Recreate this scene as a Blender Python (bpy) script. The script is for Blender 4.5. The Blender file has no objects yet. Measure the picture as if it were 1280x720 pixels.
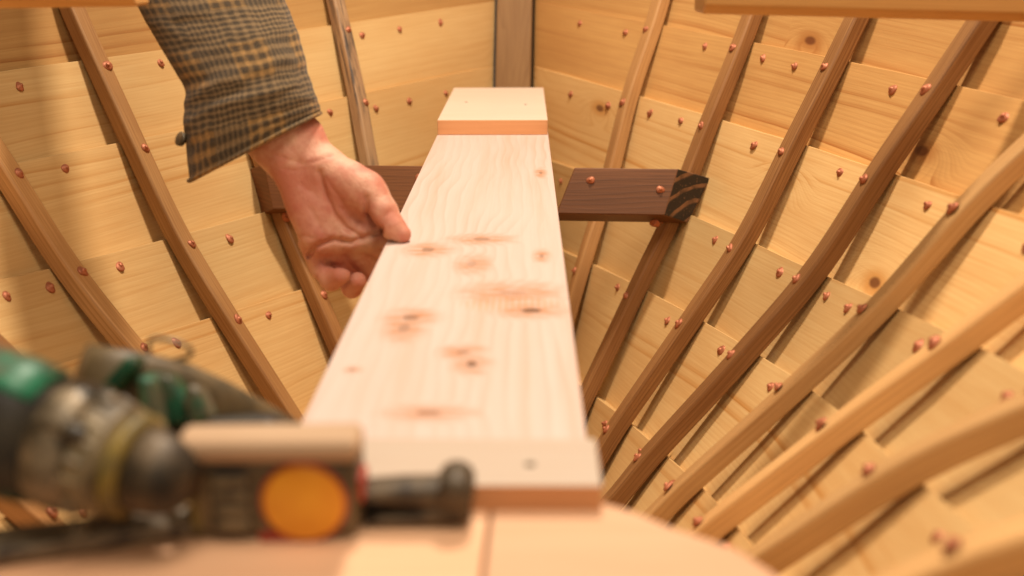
import bpy, bmesh, math, random
import numpy as np
from mathutils import Vector, Matrix, noise
random.seed(7)
SC = bpy.context.scene
COL = SC.collection
V = Vector

# ------------------------------------------------------------------ camera
YAW, PIT, ROL, FPX, CX = -.08469, .29741, -.00389, 1377.94, .18309
cy, sy, cp, sp, cr, sr = (math.cos(YAW), math.sin(YAW), math.cos(PIT), math.sin(PIT), math.cos(ROL), math.sin(ROL))
FW = V((sy*cp, cy*cp, -sp)); R0 = V((cy, -sy, 0)); U0 = R0.cross(FW)
RT = R0*cr + U0*sr; UP = -R0*sr + U0*cr
EYE = V((CX, 0, 0))
cam = bpy.data.objects.new('camera', bpy.data.cameras.new('camera')); COL.objects.link(cam)
cam.matrix_world = Matrix((( RT.x, UP.x, -FW.x, EYE.x), (RT.y, UP.y, -FW.y, EYE.y), (RT.z, UP.z, -FW.z, EYE.z), (0, 0, 0, 1)))
cam.data.sensor_width = 36; cam.data.lens = 36*FPX/1280; cam.data.clip_start = .02; cam.data.clip_end = 60
cam.data.dof.use_dof = True; cam.data.dof.focus_distance = 1.33; cam.data.dof.aperture_fstop = (36*FPX/1280)/10.2
SC.camera = cam

def ray(x, y): return RT*((x-640)/FPX) + UP*((360-y)/FPX) + FW
def at(x, y, d=None, z=None, Y=None):        # a point of the picture taken to a known depth, height or station
    D = ray(x, y)
    t = d if d is not None else ((z-EYE.z)/D.z if z is not None else (Y-EYE.y)/D.y)
    return EYE + D*t

# ------------------------------------------------------------------ objects
def tag(o, label=None, cat=None, group=None, kind=None):
    for k, v in (('label', label), ('category', cat), ('group', group), ('kind', kind)):
        if v: o[k] = v
    return o
def empty(name, loc, label, cat, group=None):
    o = bpy.data.objects.new(name, None); o.location = loc; COL.objects.link(o); o.empty_display_size = .02
    return tag(o, label, cat, group)

class MB:
    def __init__(s): s.v = []; s.f = []; s.uv = []
    def face(s, idx, uvs=None): s.f.append(tuple(idx)); s.uv.append(uvs or [(0, 0)]*len(idx))
    def grid(s, P, UVs=None, close=False, flip=False):
        m, n = len(P), len(P[0]); b = len(s.v)
        for row in P: s.v += [tuple(p) for p in row]
        for i in range(m-1):
            for j in range(n if close else n-1):
                j2 = (j+1) % n
                q = [b+i*n+j, b+i*n+j2, b+(i+1)*n+j2, b+(i+1)*n+j]
                u = [UVs[i][j], UVs[i][j+1], UVs[i+1][j+1], UVs[i+1][j]] if UVs else None
                if flip: q = q[::-1]; u = u[::-1] if u else None
                s.face(q, u)
        return b
    def sweep(s, pts, frames, prof, u0=0.):     # prof: list of (a,b) in frame; uv: u along, v round the section
        n = len(prof); L = [u0]
        for a, b_ in zip(pts, pts[1:]): L.append(L[-1]+(b_-a).length)
        per = [0.]
        for k in range(n): per.append(per[-1]+math.dist(prof[k], prof[(k+1) % n]))
        P = [[p+fa*a+fb*b_ for (a, b_) in prof] for p, (fa, fb) in zip(pts, frames)]
        b = s.grid(P, [[(l, q) for q in per] for l in L], close=True)
        s.face([b+k for k in range(n)][::-1], [(p[0], p[1]) for p in prof][::-1])
        e = b+(len(pts)-1)*n
        s.face([e+k for k in range(n)], [(p[0], p[1]) for p in prof])
    def build(s, name, mat, parent=None, smooth=False, bevel=0, seg=2, angle=35):
        me = bpy.data.meshes.new(name); me.from_pydata(s.v, [], s.f); me.validate(clean_customdata=False)
        uvl = me.uv_layers.new(name='UV')
        flat = [c for f in s.uv for c in f]
        if len(flat) == len(uvl.data):
            for d, c in zip(uvl.data, flat): d.uv = c
        bm = bmesh.new(); bm.from_mesh(me); bmesh.ops.recalc_face_normals(bm, faces=bm.faces); bm.to_mesh(me); bm.free()
        me.materials.append(mat)
        return link(name, me, parent, smooth, bevel, seg, angle)
def link(name, me, parent=None, smooth=False, bevel=0, seg=2, angle=35):
    o = bpy.data.objects.new(name, me); COL.objects.link(o)
    if smooth:
        for p in me.polygons: p.use_smooth = True
    if bevel:
        m = o.modifiers.new('bevel', 'BEVEL'); m.width = bevel; m.segments = seg; m.limit_method = 'ANGLE'; m.angle_limit = math.radians(angle)
        for p in me.polygons: p.use_smooth = True
        w = o.modifiers.new('wn', 'WEIGHTED_NORMAL'); w.keep_sharp = True
    if parent:
        o.parent = parent; bpy.context.view_layer.update(); o.matrix_parent_inverse = parent.matrix_world.inverted()
    return o
def prism(mb, bottom, top, axis):
    """closed slab between two matching outlines; uv = metres along axis / across"""
    n = len(bottom); b = len(mb.v); mb.v += [tuple(p) for p in bottom]+[tuple(p) for p in top]
    ax = V(axis).normalized(); o = V(bottom[0])
    def uvs(idx):
        nrm = (V(mb.v[idx[1]])-V(mb.v[idx[0]])).cross(V(mb.v[idx[2]])-V(mb.v[idx[1]]))
        c = nrm.normalized().cross(ax) if nrm.length > 1e-12 else V((0, 0, 1))
        if c.length < .5: c = V((0, 0, 1))
        return [((V(mb.v[i])-o).dot(ax), (V(mb.v[i])-o).dot(c)) for i in idx]
    fs = [[b+i for i in range(n)][::-1], [b+n+i for i in range(n)]] + [[b+i, b+(i+1) % n, b+n+(i+1) % n, b+n+i] for i in range(n)]
    for f in fs: mb.face(f, uvs(f))
def box(mb, c, ax, ay, az, grain=None):
    ax, ay, az = V(ax), V(ay), V(az); c = V(c)
    bot = [c-ax-ay-az, c+ax-ay-az, c+ax+ay-az, c-ax+ay-az]; top = [p+2*az for p in bot]
    prism(mb, bot, top, grain or ax)
def lathe(mb, o, d, prof, n=32, wob=None):
    """prof: (distance along d, radius)"""
    d = V(d).normalized(); a = d.orthogonal().normalized(); c = d.cross(a); o = V(o)
    P = []
    for (h, r) in prof:
        row = []
        for k in range(n):
            t = 2*math.pi*k/n; rr = r*(wob(h, t) if wob else 1)
            row.append(o+d*h+(a*math.cos(t)+c*math.sin(t))*rr)
        P.append(row)
    mb.grid(P, [[(h, r*2*math.pi*k/n) for k in range(n+1)] for (h, r) in prof], close=True)

# ------------------------------------------------------------------ materials
class NT:
    def __init__(s, name):
        s.m = bpy.data.materials.new(name); s.m.use_nodes = True; s.t = s.m.node_tree; s.n = s.t.nodes; s.n.clear()
        s.out = s.n.new('ShaderNodeOutputMaterial'); s.b = s.n.new('ShaderNodeBsdfPrincipled'); s.l(s.b.outputs[0], s.out.inputs[0])
    def l(s, a, b): s.t.links.new(a, b)
    def put(s, sock, v):
        if isinstance(v, bpy.types.NodeSocket): s.l(v, sock)
        elif isinstance(v, (tuple, list)) and len(v) == 3 and sock.type == 'RGBA': sock.default_value = (*v, 1)
        else: sock.default_value = v
    def math(s, op, a, b=0., c=0., clamp=False):
        n = s.n.new('ShaderNodeMath'); n.operation = op; n.use_clamp = clamp
        for k, v in enumerate((a, b, c)): s.put(n.inputs[k], v)
        return n.outputs[0]
    def vec(s, x, y, z=0.):
        n = s.n.new('ShaderNodeCombineXYZ')
        for k, v in enumerate((x, y, z)): s.put(n.inputs[k], v)
        return n.outputs[0]
    def sep(s, v):
        n = s.n.new('ShaderNodeSeparateXYZ'); s.l(v, n.inputs[0]); return n.outputs
    def noise(s, v, scale, detail=3, rough=.55, dist=0.):
        n = s.n.new('ShaderNodeTexNoise'); s.put(n.inputs['Vector'], v); n.inputs['Scale'].default_value = scale
        n.inputs['Detail'].default_value = detail; n.inputs['Roughness'].default_value = rough; n.inputs['Distortion'].default_value = dist
        return n.outputs[0]
    def ramp(s, f, stops):
        n = s.n.new('ShaderNodeValToRGB'); s.put(n.inputs[0], f); e = n.color_ramp.elements
        for i, (p, c) in enumerate(stops):
            x = e[i] if i < 2 else e.new(p)
            x.position = p; x.color = (*c, 1) if len(c) == 3 else c
        return n.outputs[0]
    def mix(s, f, a, b, mode='MIX'):
        n = s.n.new('ShaderNodeMix'); n.data_type = 'RGBA'; n.blend_type = mode; n.clamp_factor = True
        s.put(n.inputs['Factor'], f); s.put(n.inputs[6], a); s.put(n.inputs[7], b); return n.outputs[2]
    def map(s, f, a, b, c=0., d=1.):
        n = s.n.new('ShaderNodeMapRange'); n.interpolation_type = 'SMOOTHSTEP'
        for k, v in enumerate((f, a, b, c, d)): s.put(n.inputs[k], v)
        return n.outputs[0]
    def bump(s, h, dist=.001, strength=.5):
        n = s.n.new('ShaderNodeBump'); n.inputs['Strength'].default_value = strength; n.inputs['Distance'].default_value = dist
        s.l(h, n.inputs['Height']); s.l(n.outputs[0], s.b.inputs['Normal'])
    def set(s, **k):
        for a, v in k.items(): s.put(s.b.inputs[a.replace('_', ' ')], v)
        return s.m
def uvw(t):
    uv = t.n.new('ShaderNodeUVMap'); oi = t.n.new('ShaderNodeObjectInfo')
    o = t.sep(uv.outputs[0]); r = oi.outputs['Random']
    return t.math('ADD', o[0], t.math('MULTIPLY', r, 37.3)), t.math('ADD', o[1], t.math('MULTIPLY', r, 11.7)), r

def wood(name, light, late, knot, freq=70, wob=.9, line=.5, knots=.5, rough=.5, fibre=.25, tone=.25, stain=None, spec=.3, kscale=(3.2, 8.), fig=1.0, knot_r=.05, sparse=False):
    t = NT(name); u, v, r = uvw(t)
    # knots: scattered elongated cells
    kv = t.vec(t.math('MULTIPLY', u, kscale[0]), t.math('MULTIPLY', v, kscale[1]), 0.)
    vo = t.n.new('ShaderNodeTexVoronoi'); vo.voronoi_dimensions = '2D'; t.l(kv, vo.inputs['Vector']); vo.inputs['Scale'].default_value = 1
    dist = vo.outputs['Distance']; cc = t.sep(vo.outputs['Color'])[0]
    sel = t.math('LESS_THAN', cc, knots)
    swirl = t.math('MULTIPLY', t.map(dist, .0, .34, 1., 0.), sel)
    low = t.noise(t.vec(t.math('MULTIPLY', u, 1.5*fig), t.math('MULTIPLY', v, 6.)), 1., 2)
    med = t.noise(t.vec(t.math('MULTIPLY', u, 6.*fig), t.math('MULTIPLY', v, 25.)), 1., 2)
    g = t.math('ADD', t.math('MULTIPLY', v, freq), t.math('MULTIPLY', low, 7.*wob))
    g = t.math('ADD', g, t.math('MULTIPLY', med, .9*wob))
    g = t.math('ADD', g, t.math('MULTIPLY', swirl, 2.6))
    ring = t.math('FRACT', g)
    ring = t.math('MULTIPLY', t.math('POWER', ring, 2.5), t.map(ring, .9, 1., 1., 0.))
    amp = t.map(t.noise(t.vec(t.math('MULTIPLY', u, .8), t.math('MULTIPLY', v, 14.)), 1., 2), .35, .65, .25, 1.)
    ring = t.math('MULTIPLY', t.math('MULTIPLY', ring, amp), line)
    if sparse:                                   # a few strong late-wood lines between wide plain bands, and a crowd of faint ones
        band = t.map(t.noise(t.vec(t.math('MULTIPLY', u, .5), t.math('MULTIPLY', v, 22.)), 1., 1), .52, .62)
        f2 = t.math('FRACT', t.math('MULTIPLY', g, 3.1)); fine = t.math('MULTIPLY', t.math('POWER', f2, 2.), .28)
        ring = t.math('ADD', t.math('MULTIPLY', ring, t.math('ADD', band, .25)), t.math('MULTIPLY', fine, t.map(low, .3, .7, .3, 1.)))
    fib = t.noise(t.vec(t.math('MULTIPLY', u, 9.), t.math('MULTIPLY', v, 520.)), 1., 2)
    ton = t.noise(t.vec(t.math('MULTIPLY', u, 2.3), t.math('MULTIPLY', v, 9.)), 1., 4, .6)
    c = t.mix(ring, light, late)
    c = t.mix(t.math('MULTIPLY', t.map(ton, .3, .7), tone), c, late)
    c = t.mix(t.math('MULTIPLY', t.map(fib, .35, .75), fibre), c, late)
    c = t.mix(t.math('MULTIPLY', t.math('MULTIPLY', t.map(dist, knot_r, knot_r*3.2, 1., 0.), sel), .75), c, late)
    c = t.mix(t.math('MULTIPLY', t.map(dist, knot_r*.6, knot_r*1.2, 1., 0.), sel), c, knot)
    hsv = t.n.new('ShaderNodeHueSaturation'); t.l(c, hsv.inputs['Color'])
    t.l(t.math('ADD', t.math('MULTIPLY', r, .34), .80), hsv.inputs['Value']); c = hsv.outputs[0]
    if stain:
        s1 = t.noise(t.vec(t.math('MULTIPLY', u, 9.), t.math('MULTIPLY', v, 130.)), 1., 5, .7)
        s2 = t.noise(t.vec(t.math('MULTIPLY', u, 5.), t.math('MULTIPLY', v, 9.)), 1., 2)
        c = t.mix(t.math('MULTIPLY', t.map(s1, .45, .62), t.map(s2, .38, .56)), c, stain)
    t.bump(t.math('ADD', t.math('MULTIPLY', fib, .6), t.math('MULTIPLY', ring, .5)), .0006, .35)
    return t.set(Base_Color=c, Roughness=rough, Specular_IOR_Level=spec)

M = {}
M['plank'] = wood('oiled_pine', (.86, .585, .265), (.58, .255, .06), (.20, .075, .025), freq=62, wob=.42, line=1., knots=.12, tone=.30, rough=.33, spec=.5, fig=.55, sparse=True)
M['plank_shaded'] = wood('oiled_pine_shaded', (.64, .37, .135), (.38, .15, .04), (.18, .06, .02), freq=60, wob=.42, line=.95, knots=.1, tone=.3, rough=.42, fig=.55, sparse=True)  # upper strakes: shade below rail and sheer painted into a darker pine
M['rib'] = wood('steamed_oak', (.50, .25, .092), (.19, .07, .02), (.10, .04, .02), freq=230, wob=1.2, line=.75, knots=.03, tone=.55, fibre=.6, rough=.5)
M['rib_pale'] = wood('steamed_oak_pale', (.60, .325, .125), (.30, .12, .036), (.16, .06, .03), freq=200, wob=1., line=.6, knots=.03, tone=.5, fibre=.5, rough=.5)
M['rib_stained'] = wood('steamed_oak_stained', (.50, .31, .16), (.26, .13, .06), (.10, .04, .02), freq=230, wob=1.2, line=.7, knots=.05, tone=.4, fibre=.7, rough=.6, stain=(.055, .045, .04))
M['rib_honey'] = wood('honey_ash', (.74, .44, .185), (.46, .22, .075), (.16, .06, .03), freq=180, wob=1., line=.5, knots=.03, tone=.5, fibre=.45, rough=.45)
M['stem'] = wood('stem_oak', (.44, .245, .10), (.24, .115, .04), (.12, .05, .03), freq=75, wob=2.6, line=.6, knots=.12, tone=.5, fibre=.5, rough=.6)
M['dark'] = wood('dark_hardwood', (.27, .10, .033), (.10, .034, .009), (.03, .01, .006), freq=160, wob=1.5, line=.7, knots=.0, tone=.5, fibre=.6, rough=.5)
M['rail'] = wood('rail_pine', (.72, .40, .14), (.48, .20, .05), (.2, .07, .02), freq=60, line=.5, knots=.0, tone=.3, rough=.45)
M['bench'] = wood('bench_pine', (.80, .49, .30), (.64, .30, .15), (.35, .16, .08), freq=50, line=.4, knots=.05, tone=.5, rough=.65)
M['cleat'] = wood('cleat_pine', (.68, .545, .43), (.60, .35, .21), (.35, .16, .08), freq=60, line=.28, knots=.0, tone=.15, fibre=.15, rough=.5)
M['scrap'] = wood('offcut_pine', (.56, .38, .24), (.34, .19, .10), (.2, .08, .04), freq=60, line=.5, knots=.0, tone=.9, rough=.6)

def endgrain(name, base, dark, scale=90):
    t = NT(name); tc = t.n.new('ShaderNodeTexCoord'); o = t.sep(tc.outputs['Object'])
    n = t.noise(tc.outputs['Object'], 20, 3)
    dx, dz = t.math('SUBTRACT', o[0], .315), t.math('SUBTRACT', o[2], -.40)
    rad = t.math('SQRT', t.math('ADD', t.math('MULTIPLY', dx, dx), t.math('MULTIPLY', dz, dz)))
    w = t.math('FRACT', t.math('ADD', t.math('MULTIPLY', rad, scale), t.math('MULTIPLY', n, .55)))
    f = t.math('MAXIMUM', t.math('MULTIPLY', t.map(w, .66, .82), t.map(t.noise(tc.outputs['Object'], 70, 2), .3, .6, .35, 1.)), t.map(t.noise(tc.outputs['Object'], 240, 2), .62, .72, 0., .5))
    t.bump(n, .001, .6)
    return t.set(Base_Color=t.mix(f, dark, base), Roughness=.7)
M['endgrain'] = endgrain('charred_end_grain', (.25, .12, .058), (.022, .014, .011), 46)

def copper():
    t = NT('copper'); tc = t.n.new('ShaderNodeTexCoord')
    n = t.noise(tc.outputs['Object'], 300, 2)
    return t.set(Base_Color=t.mix(n, (.62, .215, .105), (.32, .10, .045)), Metallic=.4, Roughness=.52)
M['copper'] = copper()
M['sawn_lit'] = wood('sawn_edge_lit', (.82, .42, .20), (.66, .27, .11), (.3, .1, .05), freq=120, line=.4, knots=0., tone=.4, rough=.7)  # sawn cleat faces, with warm orange light painted into the colour

def plain(name, col, col2, scale=60, rough=.5, metal=0., dirt=None, thr=(.45, .65), bump=.0):
    t = NT(name); tc = t.n.new('ShaderNodeTexCoord'); ob = tc.outputs['Object']
    c = t.mix(t.map(t.noise(ob, scale, 4), .35, .65), col, col2)
    if dirt: c = t.mix(t.map(t.noise(ob, scale*.6, 6, .65), *thr), c, dirt)
    if bump: t.bump(t.noise(ob, scale*3, 3), bump, .5)
    return t.set(Base_Color=c, Roughness=rough, Metallic=metal)
M['green'] = plain('scuffed_green_plastic', (.012, .12, .055), (.006, .045, .02), 40, .38, dirt=(.07, .055, .03), thr=(.5, .66))
M['green_bright'] = plain('green_plastic', (.015, .17, .08), (.006, .05, .025), 45, .45, dirt=(.10, .08, .045), thr=(.44, .58))
M['black'] = plain('worn_black_rubber', (.018, .014, .011), (.05, .038, .022), 45, .55, dirt=(.12, .09, .05), thr=(.55, .72))
M['gear'] = plain('grimy_gear_housing', (.30, .225, .14), (.045, .033, .018), 42, .42, metal=.25, dirt=(.03, .022, .013), thr=(.47, .56), bump=.002)
M['collar'] = plain('grimy_collar', (.08, .055, .026), (.26, .19, .10), 50, .5, dirt=(.02, .015, .01), thr=(.52, .66), bump=.002)
M['chuck'] = plain('dark_chuck_steel', (.055, .036, .02), (.12, .08, .042), 60, .5, metal=.3, dirt=(.02, .015, .01))
M['steel'] = plain('dark_forged_steel', (.06, .042, .026), (.13, .09, .05), 90, .55, metal=.3, dirt=(.03, .02, .014), thr=(.5, .6), bump=.001)
M['orange'] = plain('orange_label', (.92, .44, .03), (.80, .32, .02), 20, .45, dirt=(.5, .2, .03), thr=(.6, .8))
M['yellow'] = plain('dirty_yellow_rubber', (.30, .20, .03), (.14, .10, .03), 60, .5, dirt=(.04, .03, .015), thr=(.5, .65))
M['red'] = plain('red_plastic', (.45, .05, .02), (.3, .03, .015), 60, .45)
M['olive'] = plain('grimy_case', (.15, .10, .045), (.07, .05, .025), 50, .5, dirt=(.15, .11, .06), thr=(.56, .7))

def skin():
    t = NT('skin'); tc = t.n.new('ShaderNodeTexCoord'); ob = tc.outputs['Object']
    a = t.noise(ob, 26, 4, .6); b = t.noise(ob, 80, 3, .6); f = t.noise(ob, 700, 2)
    c = t.mix(t.map(a, .36, .62), (.74, .41, .28), (.58, .22, .145))
    c = t.mix(t.math('MULTIPLY', t.map(b, .5, .7), .35), c, (.50, .14, .10))
    at_ = t.n.new('ShaderNodeAttribute'); at_.attribute_name = 'red'
    c = t.mix(at_.outputs['Fac'], c, (.55, .15, .10))
    t.bump(t.math('ADD', t.math('MULTIPLY', f, .5), b), .0022, .6)
    t.set(Base_Color=c, Roughness=.52, Subsurface_Weight=.14, Subsurface_Scale=.004, Specular_IOR_Level=.35)
    t.b.inputs['Subsurface Radius'].default_value = (1., .35, .2)
    return t.m
M['skin'] = skin()

def tweed():
    t = NT('checked_tweed'); uv = t.n.new('ShaderNodeUVMap'); o = t.sep(uv.outputs[0])
    nz = t.noise(uv.outputs[0], 45, 4, .65); nz2 = t.noise(uv.outputs[0], 38, 4, .65, .5)
    u = t.math('ADD', o[0], t.math('MULTIPLY', nz, .007)); v = t.math('ADD', o[1], t.math('MULTIPLY', nz2, .007))
    def stripe(x, p): return t.map(t.math('ABSOLUTE', t.math('SUBTRACT', t.math('FRACT', t.math('DIVIDE', x, p)), .5)), .16, .42)
    P, p, q = .074, .0112, .0056
    def band(x): return t.math('LESS_THAN', t.math('FRACT', t.math('DIVIDE', x, P)), .52)
    bu, bv = band(u), band(v)
    def sel(x, b): return t.math('ADD', t.math('MULTIPLY', stripe(x, p), b), t.math('MULTIPLY', stripe(x, q), t.math('SUBTRACT', 1., b)))
    su, sv = sel(u, bu), sel(v, bv)
    tw = t.math('LESS_THAN', t.math('FRACT', t.math('DIVIDE', t.math('ADD', u, v), .0026)), .5)
    f = t.math('ADD', t.math('MULTIPLY', su, .38), t.math('MULTIPLY', sv, .62))
    f = t.math('ADD', t.math('MULTIPLY', f, .8), t.math('MULTIPLY', tw, .12))
    both = t.math('MULTIPLY', bu, bv)
    tan = t.mix(both, (.32, .20, .095), (.48, .26, .085))
    c = t.mix(f, (.030, .022, .016), tan)
    w = t.noise(t.vec(t.math('MULTIPLY', o[0], 1.), o[1]), 900, 2)
    c = t.mix(t.map(w, .4, .7, 0., .7), c, (.105, .076, .047)); c = t.mix(t.map(t.noise(uv.outputs[0], 420, 2), .55, .7, 0., .5), c, (.03, .025, .02))
    t.bump(t.math('ADD', w, t.math('MULTIPLY', tw, .5)), .0012, .6)
    t.set(Base_Color=c, Roughness=.95, Specular_IOR_Level=.1, Sheen_Weight=.15, Sheen_Roughness=.5)
    return t.m
M['tweed'] = tweed()

# ------------------------------------------------------------------ the boat
NY = [[1.8801, 1.8298, 1.7795, 1.7291, 1.6788], [1.6416, 1.6042, 1.5669, 1.5296, 1.4923], [1.4053, 1.381, 1.3567, 1.3324, 1.3081], [1.175, 1.1637, 1.1524, 1.1412, 1.1299], [0.9534, 0.9551, 0.9569, 0.9586, 0.9604], [0.7319, 0.7467, 0.7614, 0.7762, 0.791], [0.5103, 0.5381, 0.5659, 0.5937, 0.6215], [0.2825, 0.3234, 0.3642, 0.405, 0.4458]]
NB = [[0.2779, 0.2423, 0.2081, 0.1696, 0.1216], [0.3941, 0.3513, 0.3024, 0.2495, 0.1791], [0.4823, 0.4333, 0.375, 0.3131, 0.2259], [0.5437, 0.4873, 0.424, 0.3571, 0.2608], [0.5852, 0.5171, 0.4487, 0.3789, 0.2834], [0.6121, 0.5321, 0.4548, 0.3818, 0.2952], [0.6281, 0.5374, 0.451, 0.3727, 0.2967], [0.6348, 0.5353, 0.4417, 0.3604, 0.2901]]
NZ = [[-0.1193, -0.23, -0.3672, -0.489, -0.6562], [-0.1278, -0.2342, -0.363, -0.4707, -0.6214], [-0.1321, -0.2327, -0.3527, -0.4487, -0.5827], [-0.1339, -0.2254, -0.3342, -0.4217, -0.5399], [-0.1323, -0.2116, -0.3066, -0.3877, -0.4921], [-0.1272, -0.1926, -0.2725, -0.3463, -0.4385], [-0.119, -0.1697, -0.2346, -0.2972, -0.3793], [-0.1079, -0.1438, -0.1936, -0.2431, -0.3148]]
YS = [2.2552, 2.2155, 2.1758, 2.1361, 2.0964]; ZS = [-0.0971, -0.2202, -0.3889, -0.5486, -0.7085]
HALF_STEM = .040
N = {}                                   # (station, strake edge) -> (y, b, z); station 0 is the stem
for k in range(5):
    N[0, k+1] = (YS[k], HALF_STEM, ZS[k])
    for i in range(8): N[i+1, k+1] = (NY[i][k], NB[i][k], NZ[i][k])
    a, b = N[8, k+1], N[7, k+1]
    for m in (9, 10): N[m, k+1] = (a[0]+(a[0]-b[0])*(m-8), a[1]+(a[1]-b[1])*.6*(m-8), a[2]+(a[2]-b[2])*.5*(m-8))
for i in range(11):
    e1, e2 = N[i, 1], N[i, 2]
    N[i, 0] = tuple(e1[c]+(e1[c]-e2[c])*(.92 if c != 1 or i == 0 else .85) for c in range(3))
    N[i, -1] = tuple(N[i, 0][c]+(N[i, 0][c]-e1[c])*(.95 if c != 1 or i == 0 else .75) for c in range(3))
    e5, e4 = N[i, 5], N[i, 4]
    w = .045
    f6 = .85
    N[i, 6] = (e5[0]+(e5[0]-e4[0])*f6, max(.05, e5[1]+(e5[1]-e4[1])*f6) if i else HALF_STEM, e5[2]+(e5[2]-e4[2])*f6)
    N[i, 7] = (N[i, 6][0], .030 if i else HALF_STEM*.8, N[i, 6][2]-.045-N[i, 6][1]*.35-.01*(i == 0))
KS = list(range(-1, 8))
def crv(P, t):                           # Catmull-Rom through a list at parameter t
    n = len(P)-1; i = min(max(int(math.floor(t)), 0), n-1); f = t-i
    p1, p2 = P[i], P[i+1]; p0 = P[i-1] if i > 0 else [2*a-b for a, b in zip(p1, p2)]; p3 = P[i+2] if i+2 <= n else [2*a-b for a, b in zip(p2, p1)]
    return [.5*((2*b)+(-a+c)*f+(2*a-5*b+4*c-d)*f*f+(-a+3*b-3*c+d)*f**3) for a, b, c, d in zip(p0, p1, p2, p3)]
edgecache = {}
def E(s, k):                             # smooth point on strake edge k at station parameter s (right side, x>0)
    key = (round(s, 4), k)
    if key not in edgecache:
        y, b, z = crv([N[i, k] for i in range(11)], s); edgecache[key] = V((b, y, z))
    return edgecache[key]
def surf(s, k):
    k = min(max(k, -1), 7)
    P = [tuple(E(s, j)) for j in KS]
    return V(crv(P, k+1))
def nrm(s, k):                           # inboard unit normal of the right side
    ds = surf(min(s+.05, 10), k)-surf(max(s-.05, 0), k); dk = surf(s, min(k+.15, 7))-surf(s, max(k-.15, -1))
    n = ds.cross(dk).normalized()
    return n if n.x < 0 else -n
T = .0155                                # plank thickness
def mir(p, sd): return V((p.x*sd, p.y-(.0254 if sd < 0 else 0)*min(1, max(0, (2.1-p.y)/.3)), p.z))

boat = empty('wooden_boat', (0, 1.2, -.8), 'half built clinker boat of golden pine strakes with copper riveted oak ribs', 'boat')
SN = 60
def strake(k, sd, mat, name_label=None):
    """plank whose top edge is edge k and which laps outside the next lower plank"""
    mb = MB(); rows = []; uvs = []
    L = 0.; last = None
    smax = 9.2
    for a in range(SN+1):
        s = smax*a/SN
        A = surf(s, k); n = nrm(s, k+.0); B = surf(s, k+1); nb = nrm(s, k+1)
        lap = min(1., s/1.2)*1.0
        dn = (B-A).normalized()
        wav = .0012*noise.noise(V((s*1.3, k*7.3, sd*3.)))
        A1 = A+dn*(wav)                                  # top edge
        B1 = B - nb*(T*lap+.0006) + dn*.026
        mid = A.lerp(B, .5) - n*(T*.5*lap) - n*.001*0
        out = -n*T
        outb = -nb*T
        ring = [A1, A1.lerp(mid, .5)-n*.0, mid, mid.lerp(B1, .5), B1, B1+outb, mid+out, A1+out]
        if s == 0: pass
        if last is not None: L += (A-last).length
        last = A
        w = 0.; row = []; uv = []
        for j, p in enumerate(ring):
            if j: w += (p-ring[j-1]).length
            row.append(mir(p, sd)); uv.append((L, w))
        uv.append((L, w+T))
        rows.append(row); uvs.append(uv)
    b = mb.grid(rows, uvs, close=True)
    mb.face([b+j for j in range(8)]); e = b+SN*8; mb.face([e+j for j in range(8)])
    o = mb.build('plank', mat, boat, bevel=.0011, seg=2, angle=50)
    return o
planks = {}
for sd in (1, -1):
    for k in range(-1, 7):
        m = M['plank_shaded'] if (k in (-1, 0)) or (sd > 0 and k in (1,)) else M['plank']
        if sd < 0 and k == 0: m = M['plank_shaded']
        planks[sd, k] = strake(k, sd, m)

# ribs -----------------------------------------------------------------
RW, RTH = .0265, .0205
ribs = {}
def rib(i, sd):
    pts = []; fr = []; wob = random.uniform(-1, 1)
    dy = {1: 0., }.get(i, 0.)
    st = i-.045 if sd > 0 else i-.03
    for a in range(49):
        k = -1+8*a/48*.985
        p = surf(st, k); n = nrm(st, k)
        # frame: toward the stern tangent and inboard normal
        t = (surf(st, min(k+.1, 7))-surf(st, max(k-.1, -1))).normalized()
        lg = n.cross(t).normalized(); lg = lg if lg.y < 0 else -lg
        p = p + n*.0024 + lg*(.0035*noise.noise(V((k*.55, i*3.1, sd*5.))))
        pts.append(mir(p, sd)); fr.append((mir_v(lg, sd), mir_v(n, sd)))
    c = .003
    prof = [(-RW/2, 0), (RW/2, 0), (RW/2, RTH-c), (RW/2-c, RTH), (-RW/2+c, RTH), (-RW/2, RTH-c)]
    if i >= 5: prof = [(a*.9, b*.9) for a, b in prof]
    mb = MB(); mb.sweep(pts, fr, prof, u0=random.random()*3)
    m = M['rib']
    if (i, sd) == (1, -1): m = M['rib_stained']
    if (i, sd) in ((4, -1), (3, -1), (5, 1), (6, 1), (7, 1), (8, 1), (1, 1)): m = M['rib_pale']
    if sd > 0 and i >= 5: m = M['rib_honey']
    o = mb.build('rib', m, boat, bevel=.0016, seg=2, angle=30)
    if (i, sd) == (1, -1): o['label'] = 'weathered rib with blue black stains'
    ribs[sd, i] = o
def mir_v(v, sd): return V((v.x*sd, v.y, v.z))
for i in range(1, 10):
    for sd in (1, -1): rib(i, sd)

# stem and keelson -------------------------------------------------------
mb = MB(); pts = []; fr = []
for a in range(31):
    k = -1+8*a/30
    y, b, z = crv([N[0, j] for j in KS], k+1)
    pts.append(V((0, y, z))); fr.append((V((1, 0, 0)), V((0, -1, 0))))
pts = [pts[0]+V((0, .05, .25))]+pts; fr = [fr[0]]+fr
mb.sweep(pts, fr, [(-.035, -.12), (.035, -.12), (.035, .012), (-.035, .012)])
mb.build('stem', M['stem'], boat, bevel=.003)
mb = MB(); pts = [V((0, 2.03, N[0, 7][2]-.005))]
for a in range(25):
    y, b, z = crv([N[i, 7] for i in range(11)], .3+8.7*a/24); pts.append(V((0, y, z)))
mb.sweep(pts, [(V((1, 0, 0)), V((0, 0, 1)))]*len(pts), [(-.06, -.05), (.06, -.05), (.06, .022), (-.06, .022)])
mb.build('keelson', M['stem'], boat, bevel=.003)

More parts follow.
